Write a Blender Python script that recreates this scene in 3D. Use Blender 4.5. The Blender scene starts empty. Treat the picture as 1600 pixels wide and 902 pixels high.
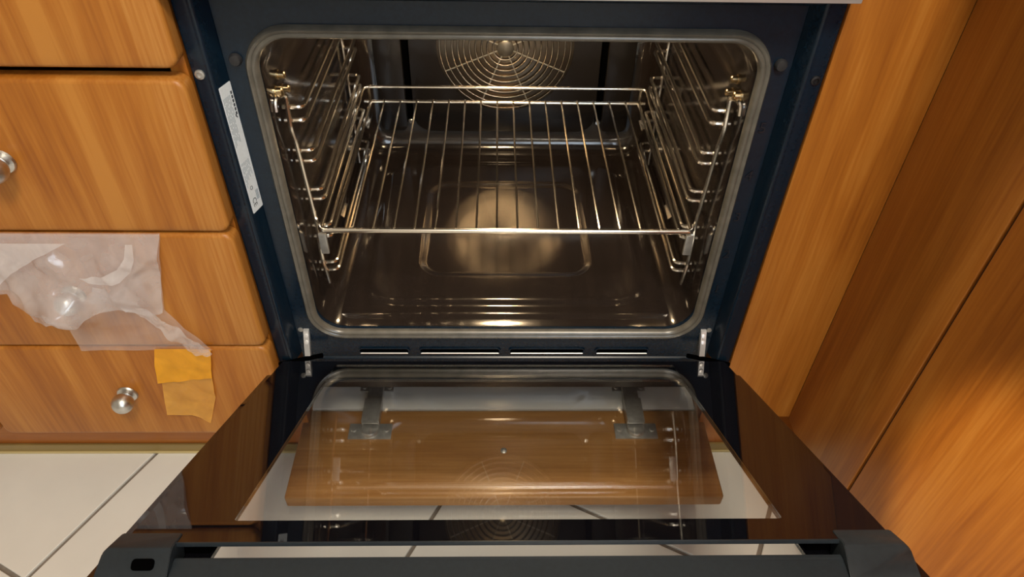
import bpy, bmesh, math, random
from mathutils import Vector, Matrix, noise
random.seed(7)
SC = bpy.context.scene
COL = SC.collection

# ------------------------------------------------------------------ camera
CAM_LOC = Vector((-0.0130, -0.6277, 0.9472))
PITCH, YAW, ROLL, FPX = 0.7341, -0.0300, 0.0230, 1102.4
_r = Vector((1, 0, 0)); _u = Vector((0, math.sin(PITCH), math.cos(PITCH))); _w = Vector((0, math.cos(PITCH), -math.sin(PITCH)))
_r, _u = math.cos(ROLL) * _r + math.sin(ROLL) * _u, -math.sin(ROLL) * _r + math.cos(ROLL) * _u
_M = Matrix.Rotation(YAW, 3, 'Z')
_r, _u, _w = _M @ _r, _M @ _u, _M @ _w
cam_data = bpy.data.cameras.new('camera')
cam_data.sensor_width = 36.0
cam_data.lens = FPX * 36.0 / 1600.0
cam_data.clip_start = 0.01
cam = bpy.data.objects.new('camera', cam_data)
COL.objects.link(cam)
cam.matrix_world = Matrix(((_r.x, _u.x, -_w.x, CAM_LOC.x), (_r.y, _u.y, -_w.y, CAM_LOC.y), (_r.z, _u.z, -_w.z, CAM_LOC.z), (0, 0, 0, 1)))
SC.camera = cam

# ------------------------------------------------------------------ world, lights, exposure
world = bpy.data.worlds.new('world'); SC.world = world
world.use_nodes = True
world.node_tree.nodes['Background'].inputs['Color'].default_value = (0.75, 0.85, 1.0, 1)
world.node_tree.nodes['Background'].inputs['Strength'].default_value = 0.3

def area(name, loc, target, sx, sy, power, color):
    l = bpy.data.lights.new(name, 'AREA'); l.shape = 'RECTANGLE'; l.size = sx; l.size_y = sy
    l.energy = power; l.color = color
    o = bpy.data.objects.new(name, l); COL.objects.link(o)
    o.location = loc
    o.rotation_euler = (Vector(target) - Vector(loc)).to_track_quat('-Z', 'Y').to_euler()
    return o
area('ceiling_light', (0.24, -1.25, 2.42), (0.24, -1.25, 0), 0.5, 0.5, 46, (1.0, 0.86, 0.68))
area('window_light', (0.55, -2.45, 1.65), (0.1, 0, 0.6), 0.9, 1.2, 24, (0.72, 0.86, 1.0))
spot_data = bpy.data.lights.new('added_patch_spot', 'SPOT'); spot_data.energy = 300; spot_data.color = (1.0, 0.80, 0.55)  # added unseen spot, only there to make the bright patch on the corner cabinet
spot_data.spot_size = math.radians(5.6); spot_data.spot_blend = 0.55; spot_data.shadow_soft_size = 0.02
spot = bpy.data.objects.new('added_patch_spot', spot_data); COL.objects.link(spot)
spot.location = (-1.2, -0.36, 2.2); spot.rotation_euler = (Vector((0.41, -0.305, 0.38)) - Vector(spot.location)).to_track_quat('-Z', 'Y').to_euler()

SC.view_settings.view_transform = 'Standard'
SC.view_settings.look = 'None'
SC.view_settings.gamma = 1.0
SC.view_settings.use_curve_mapping = False
SC.view_settings.exposure = 0.0
SC.cycles.transparent_max_bounces = 24
SC.cycles.max_bounces = 12
SC.cycles.use_denoising = True

# ------------------------------------------------------------------ materials
def new_mat(name):
    m = bpy.data.materials.new(name); m.use_nodes = True
    nt = m.node_tree
    return m, nt, nt.nodes['Principled BSDF']

def node(nt, typ, **kw):
    n = nt.nodes.new(typ)
    for k, v in kw.items(): setattr(n, k, v)
    return n

def plain(name, col, rough=0.5, metal=0.0, spec=0.5, coat=0.0, ior=None, bump=0.0, bscale=200, vary=0.0, vscale=20):
    m, nt, b = new_mat(name)
    b.inputs['Base Color'].default_value = (*col, 1)
    b.inputs['Roughness'].default_value = rough
    b.inputs['Metallic'].default_value = metal
    b.inputs['Specular IOR Level'].default_value = spec
    b.inputs['Coat Weight'].default_value = coat
    b.inputs['Coat Roughness'].default_value = 0.05
    if ior: b.inputs['IOR'].default_value = ior
    tc = node(nt, 'ShaderNodeTexCoord')
    if vary:
        n = node(nt, 'ShaderNodeTexNoise'); n.inputs['Scale'].default_value = vscale; n.inputs['Detail'].default_value = 5
        nt.links.new(tc.outputs['Object'], n.inputs['Vector'])
        r = node(nt, 'ShaderNodeValToRGB')
        r.color_ramp.elements[0].position = 0.3; r.color_ramp.elements[1].position = 0.7
        r.color_ramp.elements[0].color = (*[c * (1 - vary) for c in col], 1)
        r.color_ramp.elements[1].color = (*[min(1, c * (1 + vary)) for c in col], 1)
        nt.links.new(n.outputs['Fac'], r.inputs['Fac']); nt.links.new(r.outputs['Color'], b.inputs['Base Color'])
    if bump:
        n = node(nt, 'ShaderNodeTexNoise'); n.inputs['Scale'].default_value = bscale; n.inputs['Detail'].default_value = 3
        nt.links.new(tc.outputs['Object'], n.inputs['Vector'])
        bp = node(nt, 'ShaderNodeBump'); bp.inputs['Strength'].default_value = bump; bp.inputs['Distance'].default_value = 0.001
        nt.links.new(n.outputs['Fac'], bp.inputs['Height']); nt.links.new(bp.outputs['Normal'], b.inputs['Normal'])
    return m

def wood(name, dark, mid, light, axis='Z', strip=None, rough=0.38):
    m, nt, b = new_mat(name)
    tc = node(nt, 'ShaderNodeTexCoord')
    def mapped(a, l):
        mp = node(nt, 'ShaderNodeMapping')
        s = [a, a, a]; s['XYZ'.index(axis)] = l
        mp.inputs['Scale'].default_value = s
        nt.links.new(tc.outputs['Object'], mp.inputs['Vector'])
        return mp
    n1 = node(nt, 'ShaderNodeTexNoise'); n1.inputs['Scale'].default_value = 1; n1.inputs['Detail'].default_value = 4; n1.inputs['Distortion'].default_value = 0.9
    nt.links.new(mapped(16, 2.2).outputs[0], n1.inputs['Vector'])
    n2 = node(nt, 'ShaderNodeTexNoise'); n2.inputs['Scale'].default_value = 1; n2.inputs['Detail'].default_value = 3
    nt.links.new(mapped(320, 9).outputs[0], n2.inputs['Vector'])
    n3 = node(nt, 'ShaderNodeTexNoise'); n3.inputs['Scale'].default_value = 1; n3.inputs['Detail'].default_value = 2
    nt.links.new(mapped(70, 3.5).outputs[0], n3.inputs['Vector'])
    a1 = node(nt, 'ShaderNodeMath', operation='MULTIPLY_ADD'); a1.inputs[1].default_value = 0.42
    nt.links.new(n2.outputs['Fac'], a1.inputs[0]); nt.links.new(n1.outputs['Fac'], a1.inputs[2])
    a2 = node(nt, 'ShaderNodeMath', operation='MULTIPLY_ADD'); a2.inputs[1].default_value = 0.34
    nt.links.new(n3.outputs['Fac'], a2.inputs[0]); nt.links.new(a1.outputs[0], a2.inputs[2])
    sub = node(nt, 'ShaderNodeMath', operation='SUBTRACT'); sub.inputs[1].default_value = 0.38
    nt.links.new(a2.outputs[0], sub.inputs[0])
    r = node(nt, 'ShaderNodeValToRGB')
    e = r.color_ramp.elements
    e[0].position = 0.28; e[0].color = (*dark, 1)
    e[1].position = 0.72; e[1].color = (*light, 1)
    k = e.new(0.5); k.color = (*mid, 1)
    nt.links.new(sub.outputs[0], r.inputs['Fac'])
    col = r.outputs['Color']
    if strip is not None:          # the edge strip of paler straight-grained veneer
        sp = node(nt, 'ShaderNodeSeparateXYZ'); nt.links.new(tc.outputs['Object'], sp.inputs[0])
        g = node(nt, 'ShaderNodeMath', operation='GREATER_THAN'); g.inputs[1].default_value = strip
        nt.links.new(sp.outputs[0], g.inputs[0])
        r2 = node(nt, 'ShaderNodeValToRGB')
        r2.color_ramp.elements[0].position = 0.3; r2.color_ramp.elements[0].color = (*[c * 1.02 for c in mid], 1)
        r2.color_ramp.elements[1].position = 0.7; r2.color_ramp.elements[1].color = (light[0] * 1.05, light[1] * 1.12, light[2] * 1.4, 1)
        nt.links.new(n2.outputs['Fac'], r2.inputs['Fac'])
        mx = node(nt, 'ShaderNodeMix', data_type='RGBA')
        nt.links.new(g.outputs[0], mx.inputs[0]); nt.links.new(col, mx.inputs[6]); nt.links.new(r2.outputs['Color'], mx.inputs[7])
        col = mx.outputs[2]
    nt.links.new(col, b.inputs['Base Color'])
    b.inputs['Roughness'].default_value = rough
    b.inputs['Specular IOR Level'].default_value = 0.4
    bp = node(nt, 'ShaderNodeBump'); bp.inputs['Strength'].default_value = 0.04; bp.inputs['Distance'].default_value = 0.001
    nt.links.new(n2.outputs['Fac'], bp.inputs['Height']); nt.links.new(bp.outputs['Normal'], b.inputs['Normal'])
    return m

def clear_glass(name, tint=(0.985, 0.987, 0.982), boost=1.0):
    m = bpy.data.materials.new(name); m.use_nodes = True
    nt = m.node_tree; nt.nodes.clear()
    out = node(nt, 'ShaderNodeOutputMaterial')
    tr = node(nt, 'ShaderNodeBsdfTransparent'); tr.inputs['Color'].default_value = (*tint, 1)
    gl = node(nt, 'ShaderNodeBsdfGlossy'); gl.inputs['Roughness'].default_value = 0.0; gl.inputs['Color'].default_value = (1, 1, 1, 1)
    lw = node(nt, 'ShaderNodeLayerWeight'); lw.inputs['Blend'].default_value = 0.5    # facing = 1 - |cos|
    p = node(nt, 'ShaderNodeMath', operation='POWER'); p.inputs[1].default_value = 5.0
    nt.links.new(lw.outputs['Facing'], p.inputs[0])
    ma = node(nt, 'ShaderNodeMath', operation='MULTIPLY_ADD'); ma.inputs[1].default_value = 0.95 * boost; ma.inputs[2].default_value = 0.045 * boost
    ma.use_clamp = True
    nt.links.new(p.outputs[0], ma.inputs[0])
    mx = node(nt, 'ShaderNodeMixShader')
    nt.links.new(ma.outputs[0], mx.inputs[0]); nt.links.new(tr.outputs[0], mx.inputs[1]); nt.links.new(gl.outputs[0], mx.inputs[2])
    nt.links.new(mx.outputs[0], out.inputs['Surface'])
    return m

def film(name, col, opacity, rough=0.25, gloss=0.12, trans=(1, 1, 1)):
    m = bpy.data.materials.new(name); m.use_nodes = True
    nt = m.node_tree; nt.nodes.clear()
    out = node(nt, 'ShaderNodeOutputMaterial')
    tr = node(nt, 'ShaderNodeBsdfTransparent'); tr.inputs['Color'].default_value = (*trans, 1)
    df = node(nt, 'ShaderNodeBsdfDiffuse'); df.inputs['Color'].default_value = (*col, 1)
    tl = node(nt, 'ShaderNodeBsdfTranslucent'); tl.inputs['Color'].default_value = (*col, 1)
    gl = node(nt, 'ShaderNodeBsdfGlossy'); gl.inputs['Roughness'].default_value = rough
    m1 = node(nt, 'ShaderNodeMixShader'); m1.inputs[0].default_value = 0.25
    nt.links.new(df.outputs[0], m1.inputs[1]); nt.links.new(tl.outputs[0], m1.inputs[2])
    tc = node(nt, 'ShaderNodeTexCoord')
    n = node(nt, 'ShaderNodeTexNoise'); n.inputs['Scale'].default_value = 22; n.inputs['Detail'].default_value = 4; n.inputs['Distortion'].default_value = 1.2
    nt.links.new(tc.outputs['Object'], n.inputs['Vector'])
    mr = node(nt, 'ShaderNodeMapRange'); mr.inputs[1].default_value = 0.3; mr.inputs[2].default_value = 0.7
    mr.inputs[3].default_value = opacity * 0.8; mr.inputs[4].default_value = min(1, opacity * 1.2)
    nt.links.new(n.outputs['Fac'], mr.inputs[0])
    m2 = node(nt, 'ShaderNodeMixShader')
    nt.links.new(mr.outputs[0], m2.inputs[0]); nt.links.new(tr.outputs[0], m2.inputs[1]); nt.links.new(m1.outputs[0], m2.inputs[2])
    m3 = node(nt, 'ShaderNodeMixShader'); m3.inputs[0].default_value = gloss
    nt.links.new(m2.outputs[0], m3.inputs[1]); nt.links.new(gl.outputs[0], m3.inputs[2])
    nt.links.new(m3.outputs[0], out.inputs['Surface'])
    return m

WD, WM, WL = (0.26, 0.080, 0.009), (0.37, 0.130, 0.016), (0.46, 0.190, 0.032)
M = {}
M['wood'] = wood('wood_veneer', WD, WM, WL)
M['wood_drawer'] = wood('wood_veneer_drawer', WD, WM, WL, strip=0.168)
M['wood_flap'] = wood('wood_veneer_flap', (0.24, 0.105, 0.030), (0.31, 0.150, 0.046), (0.38, 0.200, 0.070), axis='X')
M['wood_edge'] = wood('wood_plinth', (0.30, 0.09, 0.012), (0.38, 0.12, 0.02), (0.44, 0.16, 0.03), axis='X')
M['tile'] = plain('floor_tile', (0.71, 0.70, 0.655), 0.35, vary=0.05, vscale=6, bump=0.03, bscale=60)
M['grout'] = plain('grout', (0.20, 0.17, 0.14), 0.9, vary=0.15, vscale=60)
M['wall'] = plain('wall_paint', (0.52, 0.48, 0.42), 0.8)
M['ceiling'] = plain('ceiling_paint', (0.8, 0.78, 0.74), 0.9)
M['melamine'] = plain('white_melamine', (0.72, 0.72, 0.70), 0.5, vary=0.03)
M['enamel'] = plain('navy_enamel', (0.004, 0.013, 0.026), 0.25, spec=0.35, vary=0.15, vscale=300, bump=0.006, bscale=60)
M['cavity'] = plain('cavity_enamel', (0.016, 0.012, 0.0105), 0.13, spec=0.5, ior=1.65, vary=0.3, vscale=500, bump=0.012, bscale=14)
M['cavity_back'] = plain('cavity_back_enamel', (0.012, 0.010, 0.009), 0.25, spec=0.35)
M['seal'] = plain('seal_silicone', (0.105, 0.098, 0.082), 0.25, spec=0.6, vary=0.2, vscale=60)
M['chrome'] = plain('chrome_wire', (0.94, 0.90, 0.83), 0.18, metal=1.0)
M['steel'] = plain('hinge_steel', (0.85, 0.85, 0.85), 0.35, metal=0.7, bump=0.05, bscale=300)
M['nickel'] = plain('satin_nickel', (0.62, 0.62, 0.60), 0.33, metal=1.0)
M['zinc'] = plain('dull_zinc', (0.50, 0.50, 0.48), 0.36, metal=0.75, vary=0.15, vscale=120)
M['fan_plate'] = plain('fan_plate_steel', (0.20, 0.16, 0.115), 0.30, metal=1.0)
M['hub_steel'] = plain('hub_dark_steel', (0.16, 0.15, 0.13), 0.4, metal=0.8)
M['fan_ring'] = plain('fan_ring_metal', (0.32, 0.265, 0.20), 0.22, metal=1.0)
M['brass'] = plain('brass_nut', (0.55, 0.42, 0.24), 0.25, metal=1.0)
M['black_glass'] = plain('black_glass', (0.004, 0.004, 0.006), 0.02, spec=0.5, ior=1.75)
M['black'] = plain('black_metal', (0.006, 0.006, 0.008), 0.45)
M['plastic'] = plain('charcoal_plastic', (0.014, 0.019, 0.024), 0.32, spec=0.5, vary=0.12, vscale=250, bump=0.05, bscale=500)
M['rubber'] = plain('black_rubber', (0.02, 0.02, 0.022), 0.6)
M['silver'] = plain('silver_panel', (0.60, 0.60, 0.61), 0.35, metal=0.6)
M['label'] = plain('label_paper', (0.80, 0.87, 0.93), 0.45, vary=0.04, vscale=300)
M['ink'] = plain('label_ink', (0.05, 0.06, 0.08), 0.6)
M['ink_pale'] = plain('label_ink_pale', (0.22, 0.29, 0.36), 0.6)
M['strip'] = plain('plinth_strip', (0.26, 0.18, 0.06), 0.4)
M['void'] = plain('dark_recess', (0.001, 0.001, 0.001), 1.0, spec=0.0)  # unreflecting black: painted shade in grooves and slots, also black door parts
M['glass'] = clear_glass('clear_glass', boost=1.3)
M['glass_front'] = clear_glass('clear_glass_front', boost=0.3)
M['bag'] = film('bag_film', (0.86, 0.84, 0.86), 0.22, rough=0.18, gloss=0.07)
M['bag_fold'] = film('bag_film_fold', (0.90, 0.88, 0.92), 0.30, rough=0.18, gloss=0.09)
M['bag_bunched'] = film('bag_film_bunched', (0.92, 0.91, 0.95), 0.38, rough=0.2, gloss=0.12)
M['amber'] = film('amber_film', (0.98, 0.47, 0.02), 0.85, gloss=0.05, trans=(1, 0.75, 0.25))
M['amber_pale'] = film('amber_film_pale', (0.95, 0.50, 0.07), 0.66, gloss=0.08, trans=(1, 0.8, 0.4))
m, nt, b = new_mat('lamp_glass')
b.inputs['Base Color'].default_value = (1, 0.85, 0.6, 1)
b.inputs['Emission Color'].default_value = (1.0, 0.71, 0.40, 1)
b.inputs['Emission Strength'].default_value = 240
M['lamp'] = m

# ------------------------------------------------------------------ mesh helpers (all in world coordinates)
def merge(dst, src):
    me = bpy.data.meshes.new('t'); src.to_mesh(me); src.free(); dst.from_mesh(me); bpy.data.meshes.remove(me)
    return dst

def box(x0, x1, y0, y1, z0, z1, bev=0.0, seg=2, bm=None):
    b = bmesh.new()
    bmesh.ops.create_cube(b, size=1)
    for v in b.verts:
        v.co = Vector(((x0 + x1) / 2 + v.co.x * (x1 - x0), (y0 + y1) / 2 + v.co.y * (y1 - y0), (z0 + z1) / 2 + v.co.z * (z1 - z0)))
    if bev: bmesh.ops.bevel(b, geom=b.edges[:], offset=bev, segments=seg, affect='EDGES', profile=0.6)
    return merge(bm, b) if bm is not None else b

def fillet(pts, r, n=5):
    pts = [Vector(p) for p in pts]; out = [pts[0]]
    for i in range(1, len(pts) - 1):
        a, p, c = pts[i - 1], pts[i], pts[i + 1]
        d1, d2 = (a - p), (c - p)
        q = min(r, d1.length * 0.45, d2.length * 0.45)
        s, e = p + d1.normalized() * q, p + d2.normalized() * q
        for k in range(n + 1):
            t = k / n
            out.append((1 - t) ** 2 * s + 2 * t * (1 - t) * p + t * t * e)
    out.append(pts[-1])
    return out

def tube(pts, r, n=8, closed=False, bm=None):
    b = bm if bm is not None else bmesh.new()
    pts = [Vector(p) for p in pts]; N = len(pts); rings = []
    nrm = None
    for i, p in enumerate(pts):
        if closed: t = pts[(i + 1) % N] - pts[i - 1]
        else: t = pts[min(i + 1, N - 1)] - pts[max(i - 1, 0)]
        t.normalize()
        if nrm is None:
            nrm = t.orthogonal().normalized()
        else:
            nrm = (nrm - t * nrm.dot(t)).normalized()
        bn = t.cross(nrm)
        rings.append([b.verts.new(p + (nrm * math.cos(2 * math.pi * k / n) + bn * math.sin(2 * math.pi * k / n)) * r) for k in range(n)])
    for i in range(N if closed else N - 1):
        A, B = rings[i], rings[(i + 1) % N]
        off = 0
        if closed and i == N - 1:      # match the frames at the seam
            off = min(range(n), key=lambda o: sum((A[k].co - B[(k + o) % n].co).length for k in range(n)))
        for k in range(n):
            b.faces.new((A[k], A[(k + 1) % n], B[(k + 1 + off) % n], B[(k + off) % n]))
    if not closed:
        b.faces.new(rings[0][::-1]); b.faces.new(rings[-1])
    return b

def rrect(x0, x1, z0, z1, r, n=6):
    out = []
    for cx, cz, a0 in ((x1 - r, z1 - r, 0), (x0 + r, z1 - r, 90), (x0 + r, z0 + r, 180), (x1 - r, z0 + r, 270)):
        for k in range(n + 1):
            a = math.radians(a0 + 90 * k / n)
            out.append((cx + r * math.cos(a), cz + r * math.sin(a)))
    return out

def loft(rings, cap0=True, cap1=True, bm=None, closed=True):
    b = bm if bm is not None else bmesh.new()
    R = [[b.verts.new(p) for p in ring] for ring in rings]
    n = len(R[0])
    for A, B in zip(R[:-1], R[1:]):
        for k in range(n if closed else n - 1):
            b.faces.new((A[k], A[(k + 1) % n], B[(k + 1) % n], B[k]))
    if cap0: b.faces.new(R[0][::-1])
    if cap1: b.faces.new(R[-1])
    return b

def slab_xz(x0, x1, z0, z1, yf, yb, r, e, n=5, bm=None):
    """upright rounded board, front face at yf, front edge rounded by e"""
    rings = []
    rings.append([(x, yb, z) for x, z in rrect(x0, x1, z0, z1, r, n)])
    for k in range(4):
        a = math.radians(90 * k / 3)
        ins = e * (1 - math.cos(a)); y = yf + e * (1 - math.sin(a))
        rings.append([(x, y, z) for x, z in rrect(x0 + ins, x1 - ins, z0 + ins, z1 - ins, max(r - ins, 0.001), n)])
    return loft(rings, bm=bm)

def lathe(prof, origin, axis, n=20, bm=None):
    """prof: (radius, distance along axis)"""
    b = bm if bm is not None else bmesh.new()
    ax = Vector(axis).normalized(); u = ax.orthogonal().normalized(); v = ax.cross(u); o = Vector(origin)
    rings = []
    for r, d in prof:
        rings.append([o + ax * d + (u * math.cos(2 * math.pi * k / n) + v * math.sin(2 * math.pi * k / n)) * max(r, 1e-5) for k in range(n)])
    return loft(rings, bm=b)

def prism(poly, axis, a, c, bev=0.0):
    """poly of 2-tuples extruded along axis index from a to c"""
    def P(p, t):
        l = list(p); l.insert(axis, t); return tuple(l)
    b = loft([[P(p, a) for p in poly], [P(p, c) for p in poly]])
    if bev: bmesh.ops.bevel(b, geom=b.edges[:], offset=bev, segments=2, affect='EDGES')
    return b

def frame_plate(ox0, ox1, oz0, oz1, orad, ix0, ix1, iz0, iz1, irad, w0, w1, n=6):
    """a flat ring (rounded outer and inner outline); coordinates (a, b) with thickness w0..w1; returns list of rings in (a, w, b)"""
    O = rrect(ox0, ox1, oz0, oz1, orad, n); I = rrect(ix0, ix1, iz0, iz1, irad, n)
    b = bmesh.new()
    def ring(pts, w): return [b.verts.new((p[0], w, p[1])) for p in pts]
    o0, o1, i0, i1 = ring(O, w0), ring(O, w1), ring(I, w0), ring(I, w1)
    N = len(O)
    for k in range(N):
        j = (k + 1) % N
        b.faces.new((o0[k], o0[j], i0[j], i0[k])); b.faces.new((o1[j], o1[k], i1[k], i1[j]))
        b.faces.new((o0[j], o0[k], o1[k], o1[j])); b.faces.new((i0[k], i0[j], i1[j], i1[k]))
    return b

def xf(bm, f):
    for v in bm.verts: v.co = Vector(f(v.co))
    return bm

def obj(name, bm, mat, parent=None, smooth=40, base=None):
    bmesh.ops.recalc_face_normals(bm, faces=bm.faces[:])
    xs = [v.co for v in bm.verts]
    lo = Vector((min(p.x for p in xs), min(p.y for p in xs), min(p.z for p in xs)))
    hi = Vector((max(p.x for p in xs), max(p.y for p in xs), max(p.z for p in xs)))
    c = Vector(base) if base is not None else (lo + hi) / 2
    for v in bm.verts: v.co -= c
    if smooth:
        lim = math.radians(smooth)
        for f in bm.faces: f.smooth = True
        for e in bm.edges:
            if len(e.link_faces) == 2: e.smooth = e.calc_face_angle(0) < lim
    me = bpy.data.meshes.new(name); bm.to_mesh(me); bm.free()
    if mat: me.materials.append(M[mat] if isinstance(mat, str) else mat)
    o = bpy.data.objects.new(name, me); COL.objects.link(o)
    o.location = c
    if parent is not None:
        o.parent = parent
        o.location = c - wloc(parent)
    return o

def wloc(o):
    l = Vector((0, 0, 0))
    while o is not None:
        l += o.location; o = o.parent
    return l

def copy_part(o, parent, delta=(0, 0, 0)):
    c = o.copy(); COL.objects.link(c); c.parent = parent
    c.location = wloc(o) + Vector(delta) - wloc(parent)
    return c

def thing(name, label, cat, loc, group=None):
    o = bpy.data.objects.new(name, None); COL.objects.link(o)
    o.empty_display_size = 0.05
    o.location = loc; o['label'] = label; o['category'] = cat
    if group: o['group'] = group
    return o

def tag(o, label, cat, group=None):
    o['label'] = label; o['category'] = cat
    if group: o['group'] = group
    return o

def struct(name, bm, mat):
    o = obj(name, bm, mat); o['kind'] = 'structure'; return o

def text_mesh(s, size, depth):
    cu = bpy.data.curves.new('txt', 'FONT'); cu.body = s; cu.size = size; cu.extrude = depth
    cu.align_x = 'CENTER'; cu.align_y = 'CENTER'; cu.resolution_u = 3
    o = bpy.data.objects.new('txt', cu); COL.objects.link(o)
    me = o.to_mesh(); b = bmesh.new(); b.from_mesh(me); o.to_mesh_clear()
    bpy.data.objects.remove(o); bpy.data.curves.remove(cu)
    return b

# ------------------------------------------------------------------ the room
RX0, RX1, RY0, RY1, RZ = -2.0, 1.05, -2.6, 0.62, 2.5
floor = struct('floor', box(RX0, RX1, RY0, RY1, -0.05, -0.004), 'grout')
E1 = Vector((0.455, 0.8905)); E2 = Vector((0.8905, -0.455)); TS = 0.4445; GA = 0.0032
def clip(poly, ax, lim, keep_less):
    out = []
    for i, p in enumerate(poly):
        q = poly[(i + 1) % len(poly)]
        ip = (p[ax] <= lim) == keep_less or p[ax] == lim; iq = (q[ax] <= lim) == keep_less or q[ax] == lim
        if ip: out.append(p)
        if ip != iq:
            t = (lim - p[ax]) / (q[ax] - p[ax]); out.append(p + (q - p) * t)
    return out
for i in range(-9, 9):
    for j in range(-9, 9):
        a0, b0 = -0.058 + i * TS + GA, -0.008 + j * TS + GA
        a1, b1 = a0 + TS - 2 * GA, b0 + TS - 2 * GA
        poly = [E2 * a + E1 * b_ for a, b_ in ((a0, b0), (a1, b0), (a1, b1), (a0, b1))]
        for ax, lim, less in ((0, RX0, False), (0, RX1, True), (1, RY0, False), (1, RY1, True)):
            if len(poly) > 2: poly = clip(poly, ax, lim, less)
        if len(poly) < 3: continue
        area_ = abs(sum(poly[k].x * poly[(k + 1) % len(poly)].y - poly[(k + 1) % len(poly)].x * poly[k].y for k in range(len(poly)))) / 2
        if area_ < 0.004: continue
        bm = loft([[(p.x, p.y, -0.0045) for p in poly], [(p.x, p.y, -0.0008) for p in poly],
                   [(lambda c: (p.x + (c.x - p.x) * 0.004, p.y + (c.y - p.y) * 0.004, 0.0))(sum(poly, Vector((0, 0))) / len(poly)) for p in poly]])
        obj('tile', bm, 'tile', floor)
struct('ceiling', box(RX0, RX1, RY0, RY1, RZ, RZ + 0.05), 'ceiling')
struct('wall_back', box(RX0 - 0.05, RX1 + 0.05, RY1, RY1 + 0.05, 0, RZ), 'wall')
struct('wall_left', box(RX0 - 0.05, RX0, RY0, RY1, 0, RZ), 'wall')
struct('wall_right', box(RX1, RX1 + 0.05, RY0, RY1, 0, RZ), 'wall')
struct('wall_front', box(RX0 - 0.05, RX1 + 0.05, RY0 - 0.05, RY0, 0, RZ), 'wall')

# ------------------------------------------------------------------ drawer cabinet on the left
dc = thing('drawer_cabinet', 'orange wood cabinet with four stacked drawers and ball knobs left of oven', 'cabinet', (-0.5, 0.28, 0.125))
bm = box(-0.700, -0.684, 0.0, 0.56, 0.125, 0.83); box(-0.316, -0.3005, 0.0, 0.56, 0.125, 0.83, bm=bm)
box(-0.684, -0.316, 0.0, 0.56, 0.125, 0.141, bm=bm); box(-0.684, -0.316, 0.544, 0.56, 0.141, 0.83, bm=bm)
obj('carcass', bm, 'wood', dc)
KNOB = [(0.0, 0.0), (0.0125, 0.0), (0.0135, 0.0015), (0.0125, 0.0035), (0.0085, 0.005), (0.0065, 0.0065)]
for k in range(11):
    a = math.radians(-62 + 152 * k / 10)
    KNOB.append((0.0138 * math.cos(a), 0.0175 + 0.0138 * math.sin(a)))
DZ = [(0.1205, 0.2975), (0.2995, 0.4750), (0.4780, 0.6525), (0.6625, 0.8270)]
for z0, z1 in DZ:
    d = obj('drawer', slab_xz(-0.6985, -0.2985, z0, z1, -0.02, -0.0015, 0.012, 0.005), 'wood_drawer', dc)
    kn = obj('knob', lathe(KNOB, (-0.5, -0.0199, (z0 + z1) / 2 + 0.001), (0, -1, 0)), 'nickel', d)
    kn['label'] = 'satin silver ball knob'

bc = thing('base_cabinet', 'wooden base cabinet next to the drawers at far left', 'cabinet', (-0.9, 0.28, 0.125))
obj('carcass', box(-1.10, -0.7035, 0.0, 0.56, 0.125, 0.83), 'wood', bc)
d = obj('cabinet_door', slab_xz(-1.0985, -0.7045, 0.1205, 0.827, -0.02, -0.0015, 0.012, 0.005), 'wood', bc)
obj('knob', lathe(KNOB, (-1.04, -0.0199, 0.70), (0, -1, 0)), 'nickel', d)

# plinths
pl = obj('plinth', box(-1.10, 0.455, 0.037, 0.053, 0.0, 0.0965, 0.001), 'wood_edge')
tag(pl, 'recessed dark wood plinth board under the drawers', 'plinth')
obj('sealing_strip', box(-1.10, 0.455, 0.033, 0.0368, 0.0005, 0.020, 0.001), 'strip', pl)['label'] = 'olive brown sealing strip'
obj('strip_lip', box(-1.10, 0.455, 0.0305, 0.0368, 0.0003, 0.0040, 0.0008), plain('strip_lip_vinyl', (0.52, 0.42, 0.20), 0.4), pl)
pr = obj('plinth', box(0.457, 0.473, -1.20, 0.053, 0.0, 0.128, 0.001), 'wood_edge')
tag(pr, 'recessed wood plinth board under the corner cabinet at right', 'plinth')

# ------------------------------------------------------------------ oven housing with its dropped flap
oc = thing('oven_housing_cabinet', 'wooden oven housing with its lower flap door folded open', 'cabinet', (0, 0.28, 0.097))
for s in (-1, 1):
    x0, x1 = sorted((s * 0.2835, s * 0.2985))
    obj('side_panel', box(x0, x1, 0.0035, 0.56, 0.097, 0.829), 'wood', oc)
obj('bottom_panel', box(-0.283, 0.283, 0.029, 0.56, 0.097, 0.115), 'melamine', oc)['label'] = 'white cabinet floor'
bm = slab_xz(-0.292, 0.292, -0.120, 0.0255, -0.115, -0.097, 0.004, 0.0025)
xf(bm, lambda c: (c.x, c.z, -c.y))
flap = obj('flap_door', bm, 'wood_flap', oc)
obj('bumper', lathe([(0.0, 0), (0.0045, 0), (0.0045, 0.0015), (0.003, 0.0025), (0, 0.0026)], (-0.002, -0.046, 0.1149), (0, 0, 1), 12), 'zinc', flap)
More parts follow.
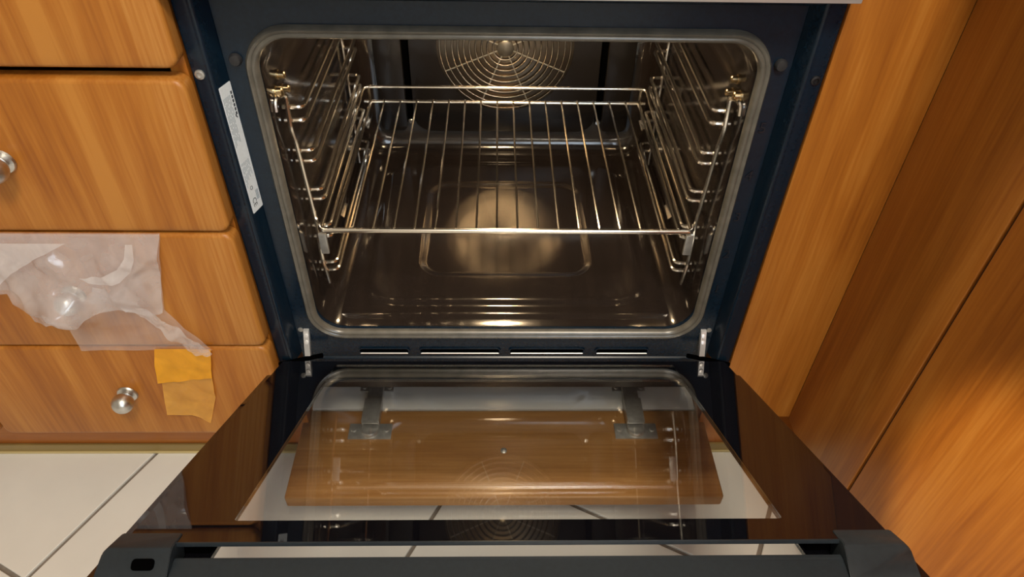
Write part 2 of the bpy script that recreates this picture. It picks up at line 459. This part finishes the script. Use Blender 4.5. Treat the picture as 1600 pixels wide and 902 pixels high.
def cup_hinge(cx):
    bm = box(cx - 0.0305, cx + 0.0305, -0.0265, 0.0, 0.1149, 0.1172, 0.0009)                  # screw plate on the flap
    lathe([(0, 0.115), (0.0135, 0.115), (0.0135, 0.1205), (0.0120, 0.1225), (0.0, 0.1230)], (cx, -0.0115, 0), (0, 0, 1), 16, bm=bm)
    for s in (-1, 1):
        lathe([(0, 0.117), (0.0042, 0.117), (0.0036, 0.1190), (0, 0.1192)], (cx + s * 0.0235, -0.011, 0), (0, 0, 1), 10, bm=bm)
    # channel arm: top and two cheeks
    box(cx - 0.0115, cx + 0.0115, -0.010, 0.036, 0.1290, 0.1310, 0.0006, bm=bm)
    for s in (-1, 1):
        box(cx + s * 0.0115 - 0.001, cx + s * 0.0115 + 0.001, -0.006, 0.036, 0.1165, 0.1310, 0.0005, bm=bm)
    box(cx - 0.0100, cx + 0.0100, 0.034, 0.092, 0.1230, 0.1250, 0.0006, bm=bm)
    for s in (-1, 1):
        box(cx + s * 0.010 - 0.001, cx + s * 0.010 + 0.001, 0.034, 0.092, 0.1149, 0.1245, 0.0004, bm=bm)
    box(cx - 0.0250, cx + 0.0250, 0.060, 0.074, 0.1149, 0.1175, 0.0007, bm=bm)                 # cross mounting plate
    for s in (-1, 1):
        lathe([(0, 0.1175), (0.0040, 0.1175), (0.0034, 0.1195), (0, 0.1197)], (cx + s * 0.019, 0.067, 0), (0, 0, 1), 10, bm=bm)
    return bm
for cx in (-0.1925, 0.1885):
    obj('cup_hinge', cup_hinge(cx), 'zinc', flap)['label'] = 'dull metal cup hinge with channel arm'

# ------------------------------------------------------------------ filler and corner cabinet on the right
fp = obj('filler_panel', slab_xz(0.2992, 0.4102, 0.134, 0.829, -0.0015, 0.0165, 0.0006, 0.0004), 'wood')
tag(fp, 'narrow orange wood filler panel between oven and corner cabinet', 'panel')
cc = thing('corner_cabinet', 'darker wood cabinet run turning the corner at the right', 'cabinet', (0.7, -0.5, 0.13))
obj('carcass', box(0.431, 1.0, -1.2, -0.02, 0.131, 0.829), 'wood', cc)
def slab_yz(y0, y1, z0, z1):
    bm = slab_xz(y0, y1, z0, z1, 0.41, 0.4295, 0.002, 0.0010)
    return xf(bm, lambda c: (c.y, c.x, c.z))
obj('fixed_panel', slab_yz(-0.1645, -0.0016, 0.131, 0.829), 'wood', cc)
obj('gap_shade_strip', box(0.4135, 0.430, -0.1690, -0.1647, 0.132, 0.828), plain('gap_shade_brown', (0.07, 0.022, 0.008), 0.7), cc)  # dark brown strip standing in for the shade inside the door gap
obj('cabinet_door', slab_yz(-0.610, -0.1692, 0.131, 0.827), 'wood', cc)
obj('cabinet_door', slab_yz(-1.195, -0.614, 0.131, 0.827), 'wood', cc)

# worktop, one continuous L
wt = obj('worktop', prism([(-1.10, 0.615), (-1.10, -0.035), (0.385, -0.035), (0.385, -1.20), (1.04, -1.20), (1.04, 0.615)], 2, 0.8305, 0.868, 0.002),
         plain('worktop_laminate', (0.45, 0.40, 0.34), 0.4, vary=0.25, vscale=120))
tag(wt, 'speckled beige laminate worktop running around the corner above the oven', 'worktop')

# ------------------------------------------------------------------ the oven
ov = thing('oven', 'built-in oven with dark blue enamel front and its glass door half open', 'oven', (0, 0.26, 0.235))
YF = 0.02                        # plane of the recessed front frame
Z0, Z1 = 0.2375, 0.7200
# body shell around the cavity
bm = box(-0.274, -0.272, 0.024, 0.53, 0.236, 0.72); box(0.272, 0.274, 0.024, 0.53, 0.236, 0.72, bm=bm)
box(-0.272, 0.272, 0.024, 0.53, 0.7185, 0.7205, bm=bm); box(-0.272, 0.272, 0.024, 0.53, 0.236, 0.238, bm=bm); box(-0.272, 0.272, 0.528, 0.53, 0.238, 0.7185, bm=bm)
obj('body', bm, 'black', ov)
# front frame: plate with the mouth cut out
bm = frame_plate(-0.2722, 0.2722, Z0, Z1, 0.0015, -0.2405, 0.2405, 0.2945, 0.6800, 0.036, YF, YF + 0.003)
fr = obj('front_frame', bm, 'enamel', ov)
# side flanges with the slanted return wall
for s in (-1, 1):
    prof = [(0.2725, YF + 0.0005), (0.2785, 0.0012), (0.2795, -0.0006), (0.2812, -0.0012), (0.2830, -0.0004), (0.2850, 0.0000), (0.2965, 0.0000), (0.2978, 0.0012), (0.2978, 0.0028), (0.2740, 0.0225)]
    bm = loft([[(s * x, y, 0.2475) for x, y in prof], [(s * x, y, 0.7290) for x, y in prof]])
    obj('side_flange', bm, 'enamel', ov, smooth=50)
# top band and lower sill
bm = loft([[(x, y, z) for y, z in ((YF + 0.001, 0.712), (0.002, 0.7185), (0.0, 0.7205), (0.0, 0.7288), (YF + 0.001, 0.7288))] for x in (-0.2775, 0.2775)])
obj('top_band', bm, 'enamel', ov)
bm = loft([[(x, y, z) for y, z in ((YF + 0.002, 0.2400), (YF - 0.0015, 0.2385), (YF - 0.003, 0.2368), (YF - 0.003, 0.2300), (YF + 0.002, 0.2300))] for x in (-0.2722, 0.2722)])
obj('sill', bm, 'enamel', ov)
bm = box(-0.272, 0.272, 0.022, 0.030, 0.1720, 0.2295, 0.001)
obj('lower_trim', bm, 'black', ov)
# seal around the mouth: profile swept around a rounded rectangle
b = bmesh.new()
prof = [(0.0, 0.0), (0.0010, -0.0050), (0.0030, -0.0078), (0.0052, -0.0070), (0.0064, -0.0058), (0.0080, -0.0072), (0.0100, -0.0068), (0.0122, -0.0030), (0.0130, 0.0)]
rings = []
for ins, dy in prof:
    rings.append([(x, YF + dy, z) for x, z in rrect(-0.2535 + ins, 0.2535 - ins, 0.2790 + ins, 0.6895 - ins, 0.046 - ins, 10)])
loft(rings, False, False, bm=b)
obj('door_seal', b, 'seal', ov, smooth=60)['label'] = 'grey-tan silicone door seal'
# cavity liner
rings = []
HW, CZ0, CZ1 = 0.2400, 0.2950, 0.6795
for y, ins in ((YF + 0.0015, 0.0), (YF + 0.010, 0.0015), (0.10, 0.002), (0.20, 0.0025), (0.30, 0.003), (0.425, 0.004), (0.440, 0.008), (0.450, 0.016), (0.4545, 0.026)):
    rings.append([(x, y, z) for x, z in rrect(-HW + ins, HW - ins, CZ0 + ins, CZ1 - ins, 0.036, 8)])
obj('cavity_liner', loft(rings, False, True), 'cavity', ov, smooth=60)
# embossed floor plate
def sd_rr(x, y, hx, hy, r):
    qx, qy = abs(x) - hx + r, abs(y) - hy + r
    return math.hypot(max(qx, 0), max(qy, 0)) + min(max(qx, qy), 0) - r
def sst(t): t = max(0, min(1, t)); return t * t * (3 - 2 * t)
b = bmesh.new(); NX, NY = 108, 112
V = []
for j in range(NY + 1):
    row = []
    y = 0.032 + (0.425 - 0.032) * j / NY
    for i in range(NX + 1):
        x = -0.226 + 0.452 * i / NX
        z = 0.2996
        z += 0.0040 * (1 - sst((sd_rr(x, y - 0.232, 0.190, 0.172, 0.045) + 0.006) / 0.012))
        z -= 0.0032 * (1 - sst((sd_rr(x, y - 0.228, 0.118, 0.112, 0.030) + 0.005) / 0.010))
        z += 0.0006 * noise.noise(Vector((x * 7, y * 7, 1.3)))
        edge = min(0.226 - abs(x), y - 0.032, 0.425 - y)
        z -= 0.003 * (1 - sst(edge / 0.010))
        row.append(b.verts.new((x, y, z)))
    V.append(row)
for j in range(NY):
    for i in range(NX): b.faces.new((V[j][i], V[j][i + 1], V[j + 1][i + 1], V[j + 1][i]))
obj('cavity_floor', b, 'cavity', ov, smooth=60)
# back plates with the grooves between
bm = slab_xz(-0.1525, 0.1525, 0.338, 0.664, 0.4475, 0.4542, 0.030, 0.0012)
obj('fan_cover', bm, 'cavity_back', ov)
for s in (-1, 1):
    x0, x1 = sorted((s * 0.1640, s * 0.2080))
    obj('back_plate', slab_xz(x0, x1, 0.338, 0.655, 0.4485, 0.4542, 0.010, 0.0012), 'cavity_back', ov)
    g0, g1 = sorted((s * 0.1530, s * 0.1635))
    obj('groove_shade', box(g0, g1, 0.4522, 0.4542, 0.352, 0.655), 'void', ov)  # matte black strip painting the shade between the back plates
    obj('bolt', lathe([(0, 0), (0.0048, 0), (0.0048, 0.003), (0.0035, 0.0042), (0, 0.0043)], (s * 0.1585, 0.4540, 0.354), (0, -1, 0), 10), 'chrome', ov)
# fan grille
FZ, FY = 0.487, 0.4468
fan = obj('fan_plate', lathe([(0, 0), (0.1070, 0), (0.1085, 0.0006), (0.1070, 0.0012), (0, 0.0012)], (0, FY + 0.0006, FZ), (0, -1, 0), 48), 'fan_plate', ov)
obj('hub', lathe([(0, 0), (0.0140, 0), (0.0140, 0.006), (0.0120, 0.0075), (0, 0.008)], (0, FY, FZ), (0, -1, 0), 8), 'hub_steel', fan)
for r in (0.0195, 0.0285, 0.0375, 0.0470, 0.0565, 0.0655, 0.0745, 0.0835, 0.0940, 0.1030):
    b = tube([(math.cos(a) * r, FY - 0.0022, FZ + math.sin(a) * r) for a in [2 * math.pi * k / 56 for k in range(56)]], 0.0016 if r < 0.09 else 0.0011, 6, True)
    obj('ring', b, 'fan_ring', fan, smooth=50)
for k in range(8):
    a = math.radians(22.5 + 45 * k)
    obj('rib', tube([(math.cos(a) * 0.013, FY - 0.0022, FZ + math.sin(a) * 0.013), (math.cos(a) * 0.1035, FY - 0.0022, FZ + math.sin(a) * 0.1035)], 0.0011, 6), 'zinc', fan)
# lamp in the cavity ceiling
prof = [(0.0, 0.0), (0.028, 0.0), (0.028, 0.004), (0.0)]
lamp = obj('oven_lamp', lathe([(0, 0), (0.034, 0), (0.034, 0.005), (0.028, 0.008), (0, 0.008)], (0, 0.235, 0.6765), (0, 0, -1), 28), 'chrome', ov)
obj('lamp_lens', lathe([(0, 0.0082), (0.0255, 0.0082), (0.024, 0.014), (0.018, 0.019), (0.009, 0.0215), (0, 0.022)], (0, 0.235, 0.6765), (0, 0, -1), 24), 'lamp', lamp)['label'] = 'glowing lamp lens'

# side racks
UP = [(0.030, 0.6100), (0.0465, 0.6080), (0.0415, 0.5700), (0.0480, 0.5500), (0.0615, 0.4280), (0.0560, 0.4050), (0.0550, 0.3760), (0.0620, 0.3345)]
def up_y(z):
    for (ya, za), (yb, zb) in zip(UP[1:-1], UP[2:]):
        if zb <= z <= za: return ya + (yb - ya) * (za - z) / (za - zb)
    return 0.05
for s in (-1, 1):
    rack = obj('side_rack', tube(fillet([(s * 0.2370, 0.028, 0.596), (s * 0.2372, 0.032, 0.6085)] + [(s * 0.2300, y, z) for y, z in UP[1:]], 0.006, 4), 0.0026, 8), 'chrome', ov)
    obj('rear_upright', tube(fillet([(s * 0.2330, 0.345, 0.650), (s * 0.2330, 0.350, 0.56), (s * 0.2330, 0.356, 0.45), (s * 0.2330, 0.352, 0.335)], 0.01), 0.0025, 8), 'chrome', rack)
    for k, zc in enumerate((0.3635, 0.4180, 0.4740, 0.5295, 0.5840)):
        for dz in (0.0072, -0.0072):
            z = zc + dz; yf = up_y(z) + 0.0045
            obj('rail', tube(fillet([(s * 0.2365, yf, z), (s * 0.2150, yf, z), (s * 0.2150, 0.357, z), (s * 0.2365, 0.357, z)], 0.008), 0.0026, 8), 'chrome', rack)
    # clip plate hanging at the shelf front
    x0, x1 = sorted((s * 0.2180, s * 0.2275))
    obj('clip', box(x0, x1, 0.0475, 0.0515, 0.394, 0.4245, 0.001), 'zinc', rack)
    for dy, dz, r in ((0.022, 0.0, 0.0050), (0.046, -0.008, 0.0042), (0.040, 0.010, 0.0042)):
        bm = lathe([(0, 0), (r * 1.3, 0), (r * 1.3, 0.003), (r, 0.003), (r, 0.009), (r * 0.7, 0.010), (0, 0.010)], (s * 0.2395, 0.018 + dy, 0.612 + dz), (-s, 0, 0), 10)
        obj('fixing_nut', bm, 'brass', rack)
# level numbers pressed into the frame
for n, z in zip('54321', (0.587, 0.5290, 0.4735, 0.4190, 0.3630)):
    t = text_mesh(n, 0.017, 0.0006)
    xf(t, lambda c: (0.2610 + c.x, YF - 0.0006 - c.z, z + c.y))
    obj('level_number', t, plain('number_relief', (0.006, 0.009, 0.016), 0.4) if n == '5' else bpy.data.materials['number_relief'], fr)
# frame hardware
for s in (-1, 1):
    obj('buffer', lathe([(0, 0), (0.0062, 0), (0.0062, 0.003), (0.0048, 0.0055), (0, 0.006)], (s * 0.2610, YF + 0.0002, 0.6555), (0, -1, 0), 14), 'rubber', fr)
    obj('screw', lathe([(0, 0), (0.0050, 0), (0.0046, 0.0016), (0.0028, 0.0022), (0.0022, 0.0006), (0, 0.0006)], (s * 0.2905, 0.0002, 0.6490), (0, -1, 0), 14), 'zinc' if s < 0 else 'black', fr)
    obj('frame_screw', lathe([(0, 0), (0.0036, 0), (0.0034, 0.0014), (0, 0.002)], (s * 0.2665, YF + 0.0002, 0.2900), (0, -1, 0), 12), 'zinc', fr)
# vent slots in the bottom band
for x0, x1 in ((-0.197, -0.128), (-0.1165, -0.0065), (0.0035, 0.1065), (0.1195, 0.1930)):
    bm = frame_plate(x0, x1, 0.2448, 0.2560, 0.0054, x0 + 0.0022, x1 - 0.0022, 0.2474, 0.2548, 0.0034, YF - 0.0022, YF + 0.0005)
    v = obj('vent_slot', bm, 'enamel', fr)
    obj('slot_shade_plate', slab_xz(x0 + 0.002, x1 - 0.002, 0.2470, 0.2552, YF - 0.0006, YF + 0.0006, 0.003, 0.0002), 'void', fr)  # black plate in place of a hole, its colour is the slot's shade
    obj('slot_lip', tube([(x0 + 0.003, YF - 0.0020, 0.2470), (x1 - 0.003, YF - 0.0020, 0.2470)], 0.0010, 6), 'steel', fr)
# rating label on the slanted left return wall
def on_wall(t, z, off=0.0):      # t: 0 at the room edge, 1 at the inner edge
    p = Vector((-0.2785, 0.0012)); q = Vector((-0.2725, YF + 0.0005)); d = (q - p); n = Vector((d.y, -d.x)).normalized()
    r = p + d * t + n * off
    return (r.x, r.y, z)
L0, L1, LT, LB = 0.06, 0.97, 0.6335, 0.4870
bm = loft([[on_wall(L0 + 0.03, LT, o), on_wall(L1 - 0.03, LT, o), on_wall(L1, LT - 0.001, o), on_wall(L1, LB + 0.001, o), on_wall(L1 - 0.03, LB, o), on_wall(L0 + 0.03, LB, o), on_wall(L0, LB + 0.001, o), on_wall(L0, LT - 0.001, o)] for o in (0.0001, 0.0005)])
lab = obj('rating_label', bm, 'label', ov, smooth=0); lab['label'] = 'pale printed rating label'
def ink(t0, t1, z0, z1, bm):
    return loft([[on_wall(t0, z1, o), on_wall(t1, z1, o), on_wall(t1, z0, o), on_wall(t0, z0, o)] for o in (0.0005, 0.0006)], bm=bm)
bm = bmesh.new()
for k in range(6):               # the unreadable maker's lettering
    ink(0.78, 0.90, 0.6210 - k * 0.0044, 0.6242 - k * 0.0044, bm)
ink(0.72, 0.80, 0.597, 0.600, bm); ink(0.80, 0.86, 0.5955, 0.5972, bm)
obj('print_lettering', bm, 'ink', lab, smooth=0)
bm = bmesh.new()
for c in range(7):               # lines of small print
    z = 0.6215
    while z > (0.575 if c < 6 else 0.600):
        ln = random.uniform(0.004, 0.012)
        ink(0.14 + 0.085 * c, 0.165 + 0.085 * c, z - ln, z, bm); z -= ln + random.uniform(0.001, 0.0025)
for c in range(8):
    z = 0.549
    while z > 0.524 + 0.002 * c:
        ln = random.uniform(0.003, 0.009)
        ink(0.14 + 0.09 * c, 0.165 + 0.09 * c, z - ln, z, bm); z -= ln + random.uniform(0.001, 0.0025)
for c in range(4): ink(0.66 + 0.06 * c, 0.69 + 0.06 * c, 0.4985, 0.5105, bm)
obj('print_lines', bm, 'ink_pale', lab, smooth=0)
t = text_mesh('CE', 0.0092, 0.00004)
xf(t, lambda c: on_wall(0.40 + c.y / 0.0203, 0.4985 - c.x, 0.0006 + c.z))
obj('print_ce_mark', t, 'ink', lab, smooth=0)
b = tube([on_wall(0.42 + 0.10 * math.cos(a), 0.5165 + 0.0020 * math.sin(a), 0.0006) for a in [2 * math.pi * k / 12 for k in range(12)]], 0.0003, 4, True)
obj('print_symbol', b, 'ink', lab, smooth=0)

# control panel above
cp = obj('control_panel', box(-0.2975, 0.2975, -0.024, 0.018, 0.7295, 0.829, 0.0015), 'silver', ov)

# door: local coordinates (x, u from the hinge towards the free end, w towards the cavity side)
TH = math.radians(28.5); HY, HZ = 0.0062, 0.2614
def dw(c):       # bm built as (x, w, u)
    x, w, u = c
    return (x - 0.0015, HY - u * math.cos(TH) + w * math.sin(TH), HZ + u * math.sin(TH) + w * math.cos(TH))
def dbox(x0, x1, u0, u1, w0, w1, bev=0.0, bm=None):
    n = xf(box(x0, x1, w0, w1, u0, u1, bev), dw)
    return merge(bm, n) if bm is not None else n
UW = 0.3985
bm = frame_plate(-0.3010, 0.3010, 0.036, 0.462, 0.003, -0.2225, 0.2225, 0.050, 0.430, 0.004, -0.0220, -0.0182)
door = obj('door', xf(bm, dw), 'black_glass', ov, smooth=0); door['label'] = 'half-open oven door of black-edged glass'
obj('front_pane', xf(box(-0.2223, 0.2223, -0.0218, -0.0184, 0.0502, 0.4298), dw), 'glass_front', door, smooth=0)['label'] = 'clear front window pane'
bm = frame_plate(-0.2800, 0.2800, 0.0350, 0.4265, 0.003, -0.2112, 0.2112, 0.0480, UW, 0.003, -0.0030, 0.0)
obj('inner_glass_border', xf(bm, dw), 'black_glass', door, smooth=0)['label'] = 'black printed border of the inner glass'
obj('inner_pane', xf(box(-0.2110, 0.2110, -0.0012, -0.0001, 0.0482, UW - 0.0002), dw), 'glass', door, smooth=0)['label'] = 'clear inner window pane'
obj('glass_edge_trim', dbox(-0.2800, 0.2800, 0.4266, 0.4274, -0.0032, 0.0003, 0.0002), 'plastic', door)
for s in (-1, 1):
    x0, x1 = sorted((s * 0.2245, s * 0.2780))
    obj('side_rail', dbox(x0, x1, 0.040, 0.4140, -0.0180, -0.0032, 0.0012), 'void', door)
obj('hinge_rail', dbox(-0.2240, 0.2240, 0.036, 0.0470, -0.0180, -0.0032, 0.0012), 'void', door)
# end caps with slot, and the bar between
for s in (-1, 1):
    xa, xb = s * 0.2420, s * 0.2890
    A = [(xa, 0.0012, 0.4160), (xb - s * 0.004, 0.0012, 0.4160), (xb, -0.0020, 0.4180), (xb, -0.0178, 0.4180), (xa, -0.0178, 0.4160)]
    B = [(xa, 0.0012, 0.4330), (xb - s * 0.002, 0.0012, 0.4320), (xb + s * 0.0025, -0.0030, 0.4340), (xb + s * 0.0045, -0.0178, 0.4480), (xa, -0.0178, 0.4480)]
    C = [(xa, -0.0006, 0.4352), (xb - s * 0.001, -0.0006, 0.4345), (xb + s * 0.0022, -0.0036, 0.4360), (xb + s * 0.0042, -0.0178, 0.4500), (xa, -0.0178, 0.4500)]
    bm = loft([A, B, C])
    bmesh.ops.bevel(bm, geom=bm.edges[:], offset=0.0006, segments=2, affect='EDGES')
    cap = obj('end_cap', xf(bm, dw), 'plastic', door)
    if s < 0:
        sl = [(x, z / 0.0227) for x, z in rrect(-0.2680, -0.2520, 0.0055, 0.0135, 0.0028, 4)]
        # points on the slanted end face, a touch proud of it
        def on_end(x, t, d): return (x, -0.0006 - 0.0172 * t + 0.65 * d, 0.4352 + 0.0148 * t + 0.76 * d)
        bm = loft([[on_end(x, t, -0.001) for x, t in sl], [on_end(x, t, 0.0004) for x, t in sl]])
        obj('cap_slot_shade', xf(bm, dw), 'void', door, smooth=0)  # black patch painted as the shade of a slot, no hole is cut
bm = loft([[(x, w, u) for u, w in ((0.4310, -0.0100), (0.4325, -0.0088), (0.4355, -0.0100), (0.4490, -0.0178), (0.4310, -0.0178))] for x in (-0.2418, 0.2418)])
bmesh.ops.bevel(bm, geom=bm.edges[:], offset=0.0005, segments=2, affect='EDGES')
obj('cap_bar', xf(bm, dw), 'plastic', door)
# handle under the front glass
bm = xf(box(-0.262, 0.262, -0.0700, -0.0540, 0.4250, 0.4450, 0.005), dw)
for s in (-1, 1): dbox(s * 0.235 - 0.009, s * 0.235 + 0.009, 0.428, 0.442, -0.0560, -0.0222, 0.002, bm=bm)
obj('handle', bm, 'plastic', door)
# hinge arms and corner strips
for s in (-1, 1):
    pts = [(YF + 0.004, 0.2925), (YF - 0.004, 0.2905), (0.0060, 0.2720), (0.0030, 0.2650), (0.0005, 0.2600)]
    prof = [[(s * 0.2590 - 0.0035, y, z), (s * 0.2590 + 0.0035, y, z), (s * 0.2590 + 0.0035, y + 0.005, z - 0.005), (s * 0.2590 - 0.0035, y + 0.005, z - 0.005)] for y, z in pts]
    bm = loft(prof)
    for t in (0.25, 0.6):
        y, z = YF - 0.004 + (0.004 - YF + 0.004) * t, 0.2905 + (0.268 - 0.2905) * t
        lathe([(0, 0), (0.0030, 0), (0.0026, 0.0012), (0, 0.0014)], (s * 0.2590, y - 0.0002, z + 0.0002), (0, -0.7, 0.5), 8, bm=bm)
    obj('hinge_arm', bm, 'steel', ov)['label'] = 'bright steel hinge arm'
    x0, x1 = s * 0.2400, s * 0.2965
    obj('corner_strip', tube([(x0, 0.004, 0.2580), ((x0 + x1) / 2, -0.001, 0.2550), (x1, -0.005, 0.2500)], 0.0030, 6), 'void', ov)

# ------------------------------------------------------------------ wire shelf
ws = thing('wire_shelf', 'chrome wire oven shelf resting on the second rack level', 'oven shelf', (0, 0.21, 0.431))
SZ, SF, SR, SH = 0.4312, 0.0470, 0.3740, 0.2235
obj('frame', tube(fillet([(-SH, SF + 0.03, SZ), (-SH, SF, SZ), (SH, SF, SZ), (SH, SF + 0.03, SZ)], 0.006), 0.0034, 10), 'chrome', ws)
for s in (-1, 1):
    obj('side_bar', tube([(s * SH, SF + 0.028, SZ), (s * SH, 0.3500, SZ)], 0.0030, 10), 'chrome', ws)
    obj('inner_side_bar', tube(fillet([(s * 0.2065, SF + 0.003, SZ), (s * 0.2065, 0.372, SZ), (s * 0.2110, 0.390, SZ + 0.015)], 0.01), 0.0026, 8), 'chrome', ws)
    for y0, y1 in ((0.078, 0.128), (0.298, 0.350)):
        poly = [(y0, 0.4300), (y0 + 0.006, 0.4225), (y1 - 0.012, 0.4205), (y1 - 0.002, 0.4250), (y1, 0.4300)]
        bm = loft([[(s * 0.2015, y, z) for y, z in poly[1:-1]], [(s * 0.2030, y, z) for y, z in poly], [(s * 0.2050, y, z + 0.0015) for y, z in poly]])
        obj('stop_tab', bm, 'chrome', ws)
obj('rear_bar', tube([(-0.2165, SR, SZ - 0.001), (0.2165, SR, SZ - 0.001)], 0.0028, 10), 'chrome', ws)
obj('guard_bar', tube(fillet([(-SH, 0.350, SZ), (-SH + 0.004, 0.385, SZ + 0.014), (-SH + 0.010, 0.390, SZ + 0.0155), (SH - 0.010, 0.390, SZ + 0.0155), (SH - 0.004, 0.385, SZ + 0.014), (SH, 0.350, SZ)], 0.008), 0.0028, 10), 'chrome', ws)
w0 = None
for k in range(16):
    x = (k - 7.5) * 0.02465
    if w0 is None:
        w0 = obj('wire', tube(fillet([(x, SF - 0.001, SZ - 0.001), (x, SF, SZ + 0.0030), (x, SR, SZ + 0.0030), (x, SR + 0.001, SZ - 0.001)], 0.003, 3), 0.0015, 6), 'chrome', ws)
        x00 = x
    else:
        copy_part(w0, ws, (x - x00, 0, 0))

# ------------------------------------------------------------------ plastic bag hanging on the third drawer
KX, KZ = -0.5, (DZ[1][0] + DZ[1][1]) / 2
def sheet(poly, y0, amp, f, seed, step=0.0035, bulge=0.0, edge=0.0, top=0.478):
    b = bmesh.new()
    b.faces.new([b.verts.new((x, 0, z)) for x, z in poly])
    xs = [p[0] for p in poly]; zs = [p[1] for p in poly]
    x = min(xs) + step
    while x < max(xs):
        bmesh.ops.bisect_plane(b, geom=b.verts[:] + b.edges[:] + b.faces[:], plane_co=(x, 0, 0), plane_no=(1, 0, 0)); x += step
    z = min(zs) + step
    while z < max(zs):
        bmesh.ops.bisect_plane(b, geom=b.verts[:] + b.edges[:] + b.faces[:], plane_co=(0, 0, z), plane_no=(0, 0, 1)); z += step
    for v in b.verts:
        x, z = v.co.x, v.co.z
        hang = sst((top - z) / 0.03)
        n1 = noise.noise(Vector((x * f, z * f, seed)))
        n2 = noise.noise(Vector((x * f * 2.7 + 3, z * f * 1.9, seed + 5)))
        n3 = noise.noise(Vector((x * f * 1.3 + z * f * 0.5, z * f * 0.9, seed + 13))); n4 = noise.noise(Vector((x * f * 0.8, z * f * 1.6 - x * f, seed + 21)))
        crease = (1 - abs(noise.noise(Vector((x * f * 0.9 + z * f * 0.6, z * f * 0.5 - x * f * 0.5, seed + 9)))) * 2.2)
        d = amp * (0.9 * abs(n1) + 0.35 * abs(n2) + 0.35 * max(0, crease) ** 2 + 0.38 * max(0, 1 - 4 * abs(n3)) + 0.22 * max(0, 1 - 4.5 * abs(n4))) * hang
        kd = math.hypot((x - KX), (z - KZ) * (1.0 if z > KZ else 0.75))
        d += bulge * math.exp(-(kd / 0.024) ** 2)
        d += bulge * 0.45 * math.exp(-((x - KX) / 0.06) ** 2) * sst((z - KZ + 0.06) / 0.06) * sst((top - z) / 0.07)
        v.co.y = y0 - d
    return b
bag = thing('plastic_bag', 'crumpled translucent white plastic bag hanging over third drawer and its knob', 'plastic bag', (-0.48, -0.03, 0.30))
BACK = [(-0.605, 0.4785), (-0.3735, 0.4785), (-0.4010, 0.3694), (-0.3950, 0.3589), (-0.3640, 0.2990), (-0.3747, 0.2955), (-0.4986, 0.2985), (-0.5236, 0.2985), (-0.5236, 0.3394), (-0.5256, 0.3586), (-0.5548, 0.3564), (-0.5640, 0.4011), (-0.6250, 0.4028)]
obj('back_layer', sheet(BACK, -0.0218, 0.006, 12, 2.0, bulge=0.026), 'bag', bag, smooth=80)
FOLD = [(-0.605, 0.4785), (-0.3735, 0.4785), (-0.4010, 0.3694), (-0.4205, 0.3610), (-0.4509, 0.3805), (-0.4769, 0.3794), (-0.5051, 0.3560), (-0.5548, 0.3530), (-0.5640, 0.4005), (-0.6250, 0.4020)]
obj('front_fold', sheet(FOLD, -0.0240, 0.016, 14, 7.0, bulge=0.028), 'bag_fold', bag, smooth=80)
STRIP = [(-0.4628, 0.4138), (-0.4054, 0.3720), (-0.3956, 0.3564), (-0.3600, 0.3037), (-0.3640, 0.2985), (-0.3810, 0.2995), (-0.3978, 0.3207), (-0.4085, 0.3481), (-0.4458, 0.3813), (-0.4723, 0.3923)]
obj('twisted_strip', sheet(STRIP, -0.0300, 0.010, 26, 3.0, 0.003), 'bag_fold', bag, smooth=80)
LOOP = [(-0.4693, 0.4306), (-0.4431, 0.4354), (-0.4224, 0.4447), (-0.4109, 0.4582), (-0.4039, 0.4770), (-0.3965, 0.4770), (-0.4000, 0.4583), (-0.4096, 0.4401), (-0.4259, 0.4259), (-0.4507, 0.4211)]
obj('handle_loop', sheet(LOOP, -0.0400, 0.006, 22, 4.0, 0.003), 'bag_bunched', bag, smooth=80)
TOPL = [(-0.560, 0.4780), (-0.4657, 0.4780), (-0.5065, 0.4577), (-0.5337, 0.4423), (-0.5537, 0.4256), (-0.5600, 0.4531)]
obj('bunched_corner', sheet(TOPL, -0.0400, 0.010, 22, 6.0, 0.003), 'bag_bunched', bag, smooth=80)
# amber film hanging on the bottom drawer
am = thing('amber_film', 'orange translucent film scrap hanging on the bottom drawer beside its knob', 'plastic film', (-0.415, -0.024, 0.15))
UPF = [(-0.4347, 0.3010), (-0.3657, 0.3010), (-0.3740, 0.2649), (-0.3770, 0.2488), (-0.4500, 0.2375), (-0.4432, 0.2709)]
obj('upper_layer', sheet(UPF, -0.0255, 0.0030, 18, 1.0, 0.004, top=0.301), 'amber', am, smooth=80)
LOWF = [(-0.4447, 0.2440), (-0.3781, 0.2541), (-0.3850, 0.2058), (-0.4060, 0.1500), (-0.4170, 0.1605), (-0.4273, 0.1676), (-0.4597, 0.1691), (-0.4526, 0.2058)]
obj('lower_layer', sheet(LOWF, -0.0225, 0.003, 16, 2.0, 0.004, top=0.301), 'amber_pale', am, smooth=80)
